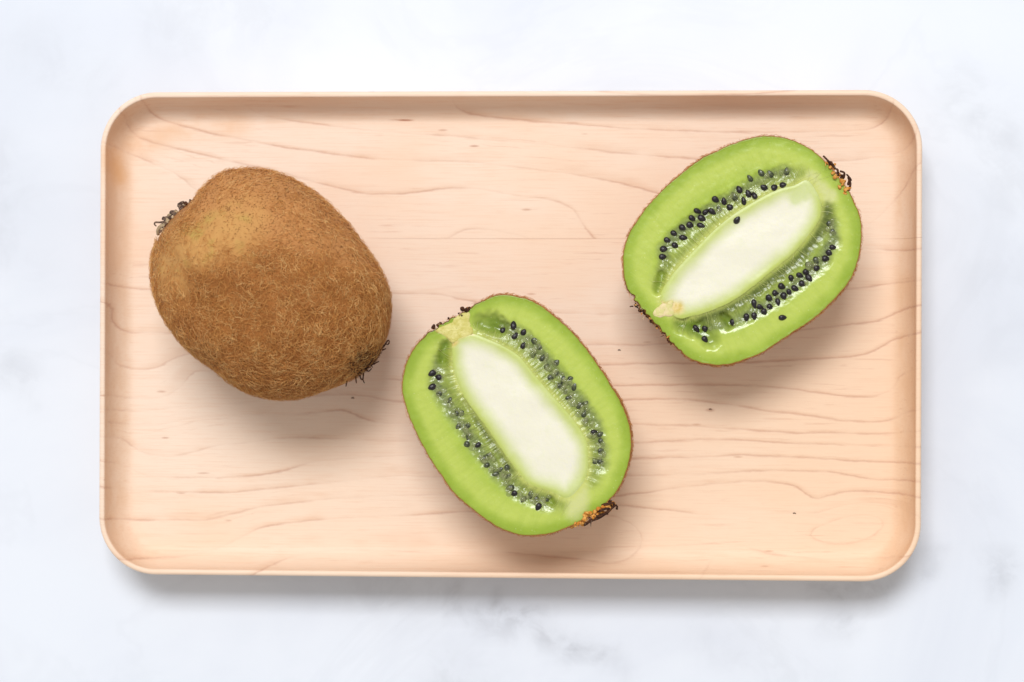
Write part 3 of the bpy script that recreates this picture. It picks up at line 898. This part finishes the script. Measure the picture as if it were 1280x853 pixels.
    for g, dz in [(1.0, -0.7), (0.98, -0.08), (0.84, 0.05), (0.6, 0.10), (0.3, 0.12), (0.02, 0.12)]:
        for q in tp:
            p = tc + (q - tc) * g
            VP.append((p[0], p[1], ZC + dz + 0.16 * noise.noise(Vector((p[0] * 0.9, p[1] * 0.9, seedv))) * (g < 1)))
    m = len(tp); a = np.arange(m); b = (a + 1) % m
    FP = np.concatenate([np.stack([k * m + a, k * m + b, (k + 1) * m + b, (k + 1) * m + a], -1) for k in range(5)])
    new_mesh('stem_plug', VP, FP, streams['mat'], h)
    # --- seeds, each a part
    def put(me, x, y, dz, jit, rot=None, s=1.0):
        q = at(x, y, ZC)
        k = np.argmin(np.linalg.norm(corep - q, axis=1)); d = corep[k] - q
        ang = math.atan2(d[1], d[0]) + math.pi + random.uniform(-jit, jit) if rot is None else rot
        o = bpy.data.objects.new('seed', me)
        scene.collection.objects.link(o)
        o.parent = h; o.matrix_parent_inverse = Matrix.Translation(-Vector(h.location))
        z = hgt(q[0], q[1]) if not inside(q[None], corep)[0] else ZC + 0.05
        o.location = (q[0] * MM, q[1] * MM, (z + dz) * MM)
        o.rotation_euler = (random.uniform(-.3, .3), random.uniform(-.3, .3), ang)
        o.scale = [s * random.uniform(.8, 1.1) for _ in range(3)]
        return z
    for sd in seeds:
        put(SEED_ME, sd[0], sd[1], 0.04, 0.5, sd[2] if len(sd) > 2 else None, 1.0)
    spots = []
    for x, y in veiled:
        put(VEIL_ME, x, y, -0.2, 0.6, None, 1.0)
    # --- clear pulp beads round the seeds
    bm = bmesh.new()
    allp = [(x, y, 2) for x, y in veiled] + [(s[0], s[1], 1) for s in seeds if len(s) < 3]
    for x, y, k in allp:
        for _ in range(5 if k == 2 else 1):
            q = at(x + random.gauss(0, 4.0), y + random.gauss(0, 4.0), ZC)
            if inside(q[None], corep)[0]: continue
            if band[kd.find((q[0], q[1], 0))[1]] < 0.5: continue
            z = hgt(q[0], q[1]); r = random.uniform(0.3, 0.75)
            M = Matrix.Translation((q[0], q[1], z + 0.08)) @ Matrix.Rotation(random.random() * 6.3, 4, 'Z') @ Matrix.Diagonal((r * random.uniform(1, 1.6), r, r * 0.55, 1))
            g = bmesh.ops.create_icosphere(bm, subdivisions=2, radius=1.0, matrix=M)
            for v in g['verts']: v.co += Vector((0, 0, 0.15 * noise.noise(v.co * 1.6)))
    bm.verts.index_update()
    o = new_mesh('pulp_beads', [v.co[:] for v in bm.verts], [[v.index for v in f2.verts] for f2 in bm.faces], PULP, h, kind='stuff',
                 label='clear wet pulp round the seeds')
    bm.free()
    # --- pale fibres running out from the core
    VV, FI = [], []
    SB = np.concatenate([path(p, ZC) for p, _ in bands])
    nf = 70
    for _ in range(nf):
        k = random.randrange(len(corep)); p = corep[k]; sp = spine[k]
        out = unit(p - sp); tt = np.array([-out[1], out[0]])
        p = p - out * 0.1
        L = random.uniform(1.4, 4.4); bend = random.gauss(0, .6); sk = random.gauss(0, .35); out = unit(out + tt * sk)
        if np.min(np.linalg.norm(P - p, axis=1)) < 5.5: continue
        if np.min(np.linalg.norm(SB - p, axis=1)) > 7.5: continue
        r = random.uniform(.025, .055)
        b0 = len(VV)
        for j in range(5):
            t = j / 4
            q = p + out * L * t + tt * bend * L * t * t
            z = hgt(q[0], q[1]) + 0.05 + 0.12 * math.sin(t * 3.1)
            for e in range(3):
                a_ = 2.1 * e
                VV.append((q[0] + tt[0] * r * math.cos(a_), q[1] + tt[1] * r * math.cos(a_), z + r * math.sin(a_)))
        for j in range(4):
            for e in range(3):
                FI.append((b0 + j * 3 + e, b0 + j * 3 + (e + 1) % 3, b0 + (j + 1) * 3 + (e + 1) % 3, b0 + (j + 1) * 3 + e))
    new_mesh('fibres', VV, np.array(FI), FIBRE, h, kind='stuff')
    # --- fuzz on the skin
    P1, N1 = sample(VS[3 * NA:], FS[:(nr - 4) * NA], 15000)
    N1 = np.where(((P1 - np.array([c[0], c[1], ZC - 5])) * N1).sum(1, keepdims=True) < 0, -N1, N1)
    s = P1[:, 2] > ZF + 7
    hairs('fuzz', P1[s], N1[s], 1.25, 0.038, 0.55, 0.45, FUZZ, h, 'short golden brown fuzz')
    return h, c

# lower left half -----------------------------------------------------
OUT_L = [(630, 368), (661, 374), (689, 392), (713, 412), (733, 436), (753, 464), (769, 490), (783, 518), (789.5, 545), (788, 573), (779, 601), (765, 623),
         (745, 640), (717, 657), (689, 667), (657, 670), (630, 663), (606, 649), (578, 627), (554, 599), (534, 569), (516, 533), (505, 502), (503, 474),
         (511, 446), (527, 424), (546, 409), (564, 399), (584, 387), (606, 374)]
CORE_L = [(565, 428), (572, 420), (590, 416), (610, 423), (630, 432), (649, 444), (665, 463), (685, 487), (705, 509), (721, 529), (733, 549), (736, 569),
          (735, 590), (728, 607), (709, 624), (685, 614), (661, 606), (643, 585), (625.5, 561), (609.6, 537), (591.6, 513), (575.7, 489), (566, 461)]
seeds_L = [(628.8, 412.5), (641.9, 406.4), (643.6, 419.9), (654.3, 415.5), (653.9, 432.2), (540.2, 466.7), (548, 472), (743, 541), (597.3, 556.5),
           (642.4, 617.3), (672.8, 634), (540, 484)]
veil_L = [(668, 425.4), (675, 433.6), (666.6, 443), (678.6, 446.8), (683, 458.7), (696.3, 467), (689.2, 471.4), (695.5, 453.3), (704, 474.7), (699.9, 482),
          (713.8, 473), (718, 483.4), (707, 489.4), (711.4, 497.6), (723.7, 507.5), (731.9, 504.2), (730, 517.3), (732, 525), (751, 543),
          (751.9, 551), (751.9, 564), (751.9, 577), (744, 577.8), (547.6, 492.8), (562.4, 500.7), (570.6, 517.4), (577, 517.4), (572.2, 533.8),
          (583.7, 533), (585.3, 547), (582.9, 556), (610.8, 569), (605, 573.2), (607.5, 582.3), (625.5, 587.2), (632.6, 586), (634.6, 596.2),
          (637.6, 610.5), (653.9, 624.2), (662.5, 620), (681.8, 626), (669.4, 625), (619.5, 593)]
hL, cL = half('cut kiwi half at the lower middle of the tray, most seeds veiled by pulp', OUT_L, CORE_L, seeds_L, veil_L,
     bands=[([(625, 408), (655, 424), (685, 456), (706, 482), (726, 508), (743, 535), (750, 560), (749, 580)], 17),
            ([(550, 455), (546, 480), (560, 505), (580, 535), (600, 562), (625, 592), (648, 615), (682, 628)], 17)],
     pockets=[([(603, 402), (622, 408), (612, 400)], 17), ([(557, 432), (553, 452)], 11), ([(684, 624), (690, 628)], 7)], gullies=[([(583, 500), (610, 545), (640, 588)], 8)],
     pales=[([(722, 612), (722, 640)], 20)], tan=[([(566, 428), (560, 418), (590, 412)], 9)],
     streams={'plug': [(592, 416), (580, 425), (566, 430), (559, 424), (543, 414), (552, 408), (562, 404), (570, 396), (582, 389), (588, 392), (587, 402)],
              'mat': plain('stem_wood', lin(226, 216, 136), lin(208, 198, 104), 0.7, 0.45, 0.4, 0.3)},
     rough_edge=[(540, 412), (562, 400), (585, 387)], seedv=1.7)

OUT_R = [(961, 170), (988, 174), (1008, 183), (1027, 196.5), (1042, 213), (1056, 231), (1067, 250), (1074, 268), (1077, 289), (1074, 320), (1064, 347), (1044, 374.5),
         (1015, 399.5), (984, 421), (953, 441), (922.5, 453), (895, 457), (868, 451.5), (849, 438), (833, 421), (814, 398), (797, 380), (783, 359),
         (778.5, 336), (779.5, 312), (789, 287), (806, 262), (830, 235), (857, 212), (888, 192.5), (922.5, 177)]
CORE_R = [(824, 374), (836, 348), (852, 328), (872, 307), (895, 284), (918, 266), (946, 249), (972, 236), (992, 231), (1009, 224), (1021, 238), (1027, 254),
          (1024, 276), (1008, 299), (990, 319), (967, 338), (941, 359), (915, 377), (888, 389), (864, 396), (846, 398), (835, 388)]
seeds_R = [(828.3, 321, .05), (829.4, 311.2, -.05), (833.7, 300, -.4), (844.2, 307.1, -.5), (842.2, 291.5, -.4), (854.5, 297.3, -.15), (852.9, 284.5, -.5), (862.7, 281.7, -.6),
           (865.2, 273, -.6), (876.3, 282, -.3), (877.5, 273, -.5), (872, 264, -.4), (882, 265, .7), (890.6, 265, -.7), (894.4, 249.5, -.6), (905, 252),
           (912, 259.2), (921.3, 275.4, 1.0), (929.6, 251.5), (924, 236.8), (935.6, 242.3), (943, 244.4), (955, 234.6), (968.3, 234.3, .4), (978.6, 231.2, .2),
           (1041.6, 309.3, -.2), (1036.3, 316.3), (1032.2, 323.4), (1021.3, 335, .1), (1007.8, 340.3), (999.7, 344.4), (1011.4, 347.6), (1002.9, 354.7),
           (989, 348.2), (994, 360.7), (977.2, 358.1), (986.6, 366), (969.7, 366.4), (979.7, 370.1), (961.3, 372.6), (972.5, 377.8), (962.8, 383.8),
           (955.3, 390), (942.9, 380), (950, 384), (943, 395.5), (933, 397), (978.5, 397.3, 0.0), (916.1, 403.7), (870.7, 411.2), (881.5, 410.8), (881.3, 424.5)]
veil_R = [(983.8, 214.8), (963, 217.4), (951, 216), (937.3, 222.6), (1042, 290), (1038, 279), (1020, 326), (1012, 331), (899, 262), (918, 246)]
hR, cR = half('cut kiwi half at the upper right of the tray, rows of bare black seeds', OUT_R, CORE_R, seeds_R, veil_R,
     bands=[([(830, 335), (832, 312), (852, 290), (876, 272), (905, 254), (935, 236), (965, 222), (984, 216)], 15),
            ([(870, 412), (918, 402), (950, 386), (978, 368), (1004, 347), (1028, 325), (1042, 300), (1040, 280)], 15)],
     pockets=[([(852, 404), (875, 412), (888, 424)], 17), ([(828, 345), (822, 362)], 10), ([(905, 396), (912, 406)], 8)],
     gullies=[([(1034, 262), (1030, 282), (1008, 314), (975, 343), (935, 370), (905, 388), (880, 397)], 15)],
     pales=[([(1012, 228), (1035, 245)], 16), ([(1015, 222), (995, 250)], 14)], tan=[([(830, 385), (848, 384)], 12)],
     streams={'plug': [(842, 376), (834, 377), (824, 382), (815, 391), (822, 398), (831, 396), (839, 396), (844, 391), (841, 384)],
              'mat': plain('stem_wood_pink', lin(236, 214, 166), lin(220, 212, 138), 0.7, 0.45, 0.4, 0.3)},
     rough_edge=[(790, 375), (812, 398), (836, 425)], seedv=4.2)

# crusty blossom and stem ends of the halves
def crust(parent, centre, spread, z, n, rr, mat, name, label):
    a, b = path(centre, z)
    sp = []
    for _ in range(n):
        t = random.random(); q = a + (b - a) * t + np.array([random.gauss(0, spread), random.gauss(0, spread)])
        sp.append((q[0], q[1], z + random.uniform(-2.2, 0.5), random.uniform(*rr)))
    return lumps(name, sp, mat, parent, label)
crust(hL, [(718, 657), (763, 632)], 0.55, ZC + 0.0, 60, (.28, .62), CORK, 'blossom_scar', 'orange crusty blossom end')
crust(hL, [(760, 632), (768, 630)], 0.4, ZC - 0.8, 10, (.3, .6), DRYDARK, 'dry_crumbs', 'dark brown crumbs')
for pts in [[(742, 646, 35), (752, 645, 35.5), (760, 640, 35.5), (766, 634, 35), (772, 630, 34.5), (771, 637, 34)], [(752, 632, 35), (760, 630, 36), (768, 628, 35.5), (767, 634, 35)],
            [(736, 652, 34), (748, 648, 35), (757, 643, 34.6)], [(730, 657, 34), (737, 652, 35), (741, 648, 34.8)], [(748, 640, 35.6), (756, 636, 36.2), (764, 636, 35)]]:
    twig('sepal', [wp(*q) for q in pts], .38, .24, DRYDARK, hL, .6)
crust(hR, [(1034, 206), (1061, 240)], 0.5, ZC + 0.2, 44, (.26, .55), CORK, 'blossom_scar', 'orange crusty blossom end')
crust(hR, [(1036, 202), (1064, 228)], 0.35, ZC - 0.6, 6, (.3, .55), DRYDARK, 'dry_crumbs', 'dark brown crumbs')
for pts in [[(1040, 208, 35), (1034, 200, 35.6), (1029, 195, 35.4)], [(1044, 212, 35), (1040, 204, 36), (1036, 202, 35.6)], [(1048, 220, 35), (1047, 212, 36), (1044, 211, 35.5)],
            [(1054, 224, 35), (1056, 216, 36), (1050, 214, 35.6)], [(1060, 232, 34.6), (1062, 222, 35.2), (1058, 218, 35.4)], [(1060, 240, 34.6), (1063, 232, 35), (1063, 226, 34.8)]]:
    twig('sepal', [wp(*q) for q in pts], .34, .2, DRYDARK, hR, .6)
crust(hR, [(796, 382), (842, 428)], 0.3, ZC - 1.0, 34, (.22, .5), DRYDARK, 'stem_crust', 'dark brown crumbly stem end')
crust(hL, [(578, 388), (586, 386)], 0.3, ZC - 0.3, 8, (.35, .6), DRYDARK, 'stem_crust', 'dark brown crumbly stem end')
crust(hL, [(541, 409), (550, 406)], 0.3, ZC - 0.3, 9, (.35, .65), DRYDARK, 'stem_crust', 'dark brown crumbly stem end')

scraps('sepal', hR, [(1032, 202), (1061, 236)], ZC + .1, 18, (.8, .5), [DRYDARK, CORK, CORK, DRY], (.6, 1.3), (.12, .32))
scraps('sepal', hL, [(722, 660), (768, 632)], ZC - .2, 16, (.6, -.6), [DRYDARK, CORK, DRY], (.7, 1.7), (.10, .30))
scraps('dry_flake', hL, [(542, 409), (588, 388)], ZC - .2, 12, (-.5, .7), [DRYDARK, CORK, DRYPALE], (.5, 1.0), (.12, .3))
scraps('dry_flake', hR, [(790, 376), (840, 428)], ZC - .3, 26, (-.7, -.5), [DRYDARK, DRYDARK, CORK, DRYPALE], (.5, 1.1), (.12, .3))

# a few loose fallen hairs and crumbs on the wood
for x, y in [(441, 498), (888, 512), (993, 642), (774, 438)]:
    q = at(x, y, ZF)
    o = twig('crumb', [(q[0] - .35, q[1], ZF + .10), (q[0], q[1] + .15, ZF + .16), (q[0] + .35, q[1] - .05, ZF + .10)], .13, .1, DRYDARK, None)
    o['category'] = 'crumb'; o['group'] = 'tiny crumbs fallen on the wooden tray'
    o['label'] = {441: 'tiny dark crumb on the wood below the whole kiwi', 888: 'tiny dark crumb on the wood below the upper right kiwi half',
                  993: 'tiny dark crumb near the lower right corner of the tray', 774: 'tiny dark crumb on the wood between the two kiwi halves'}[x]
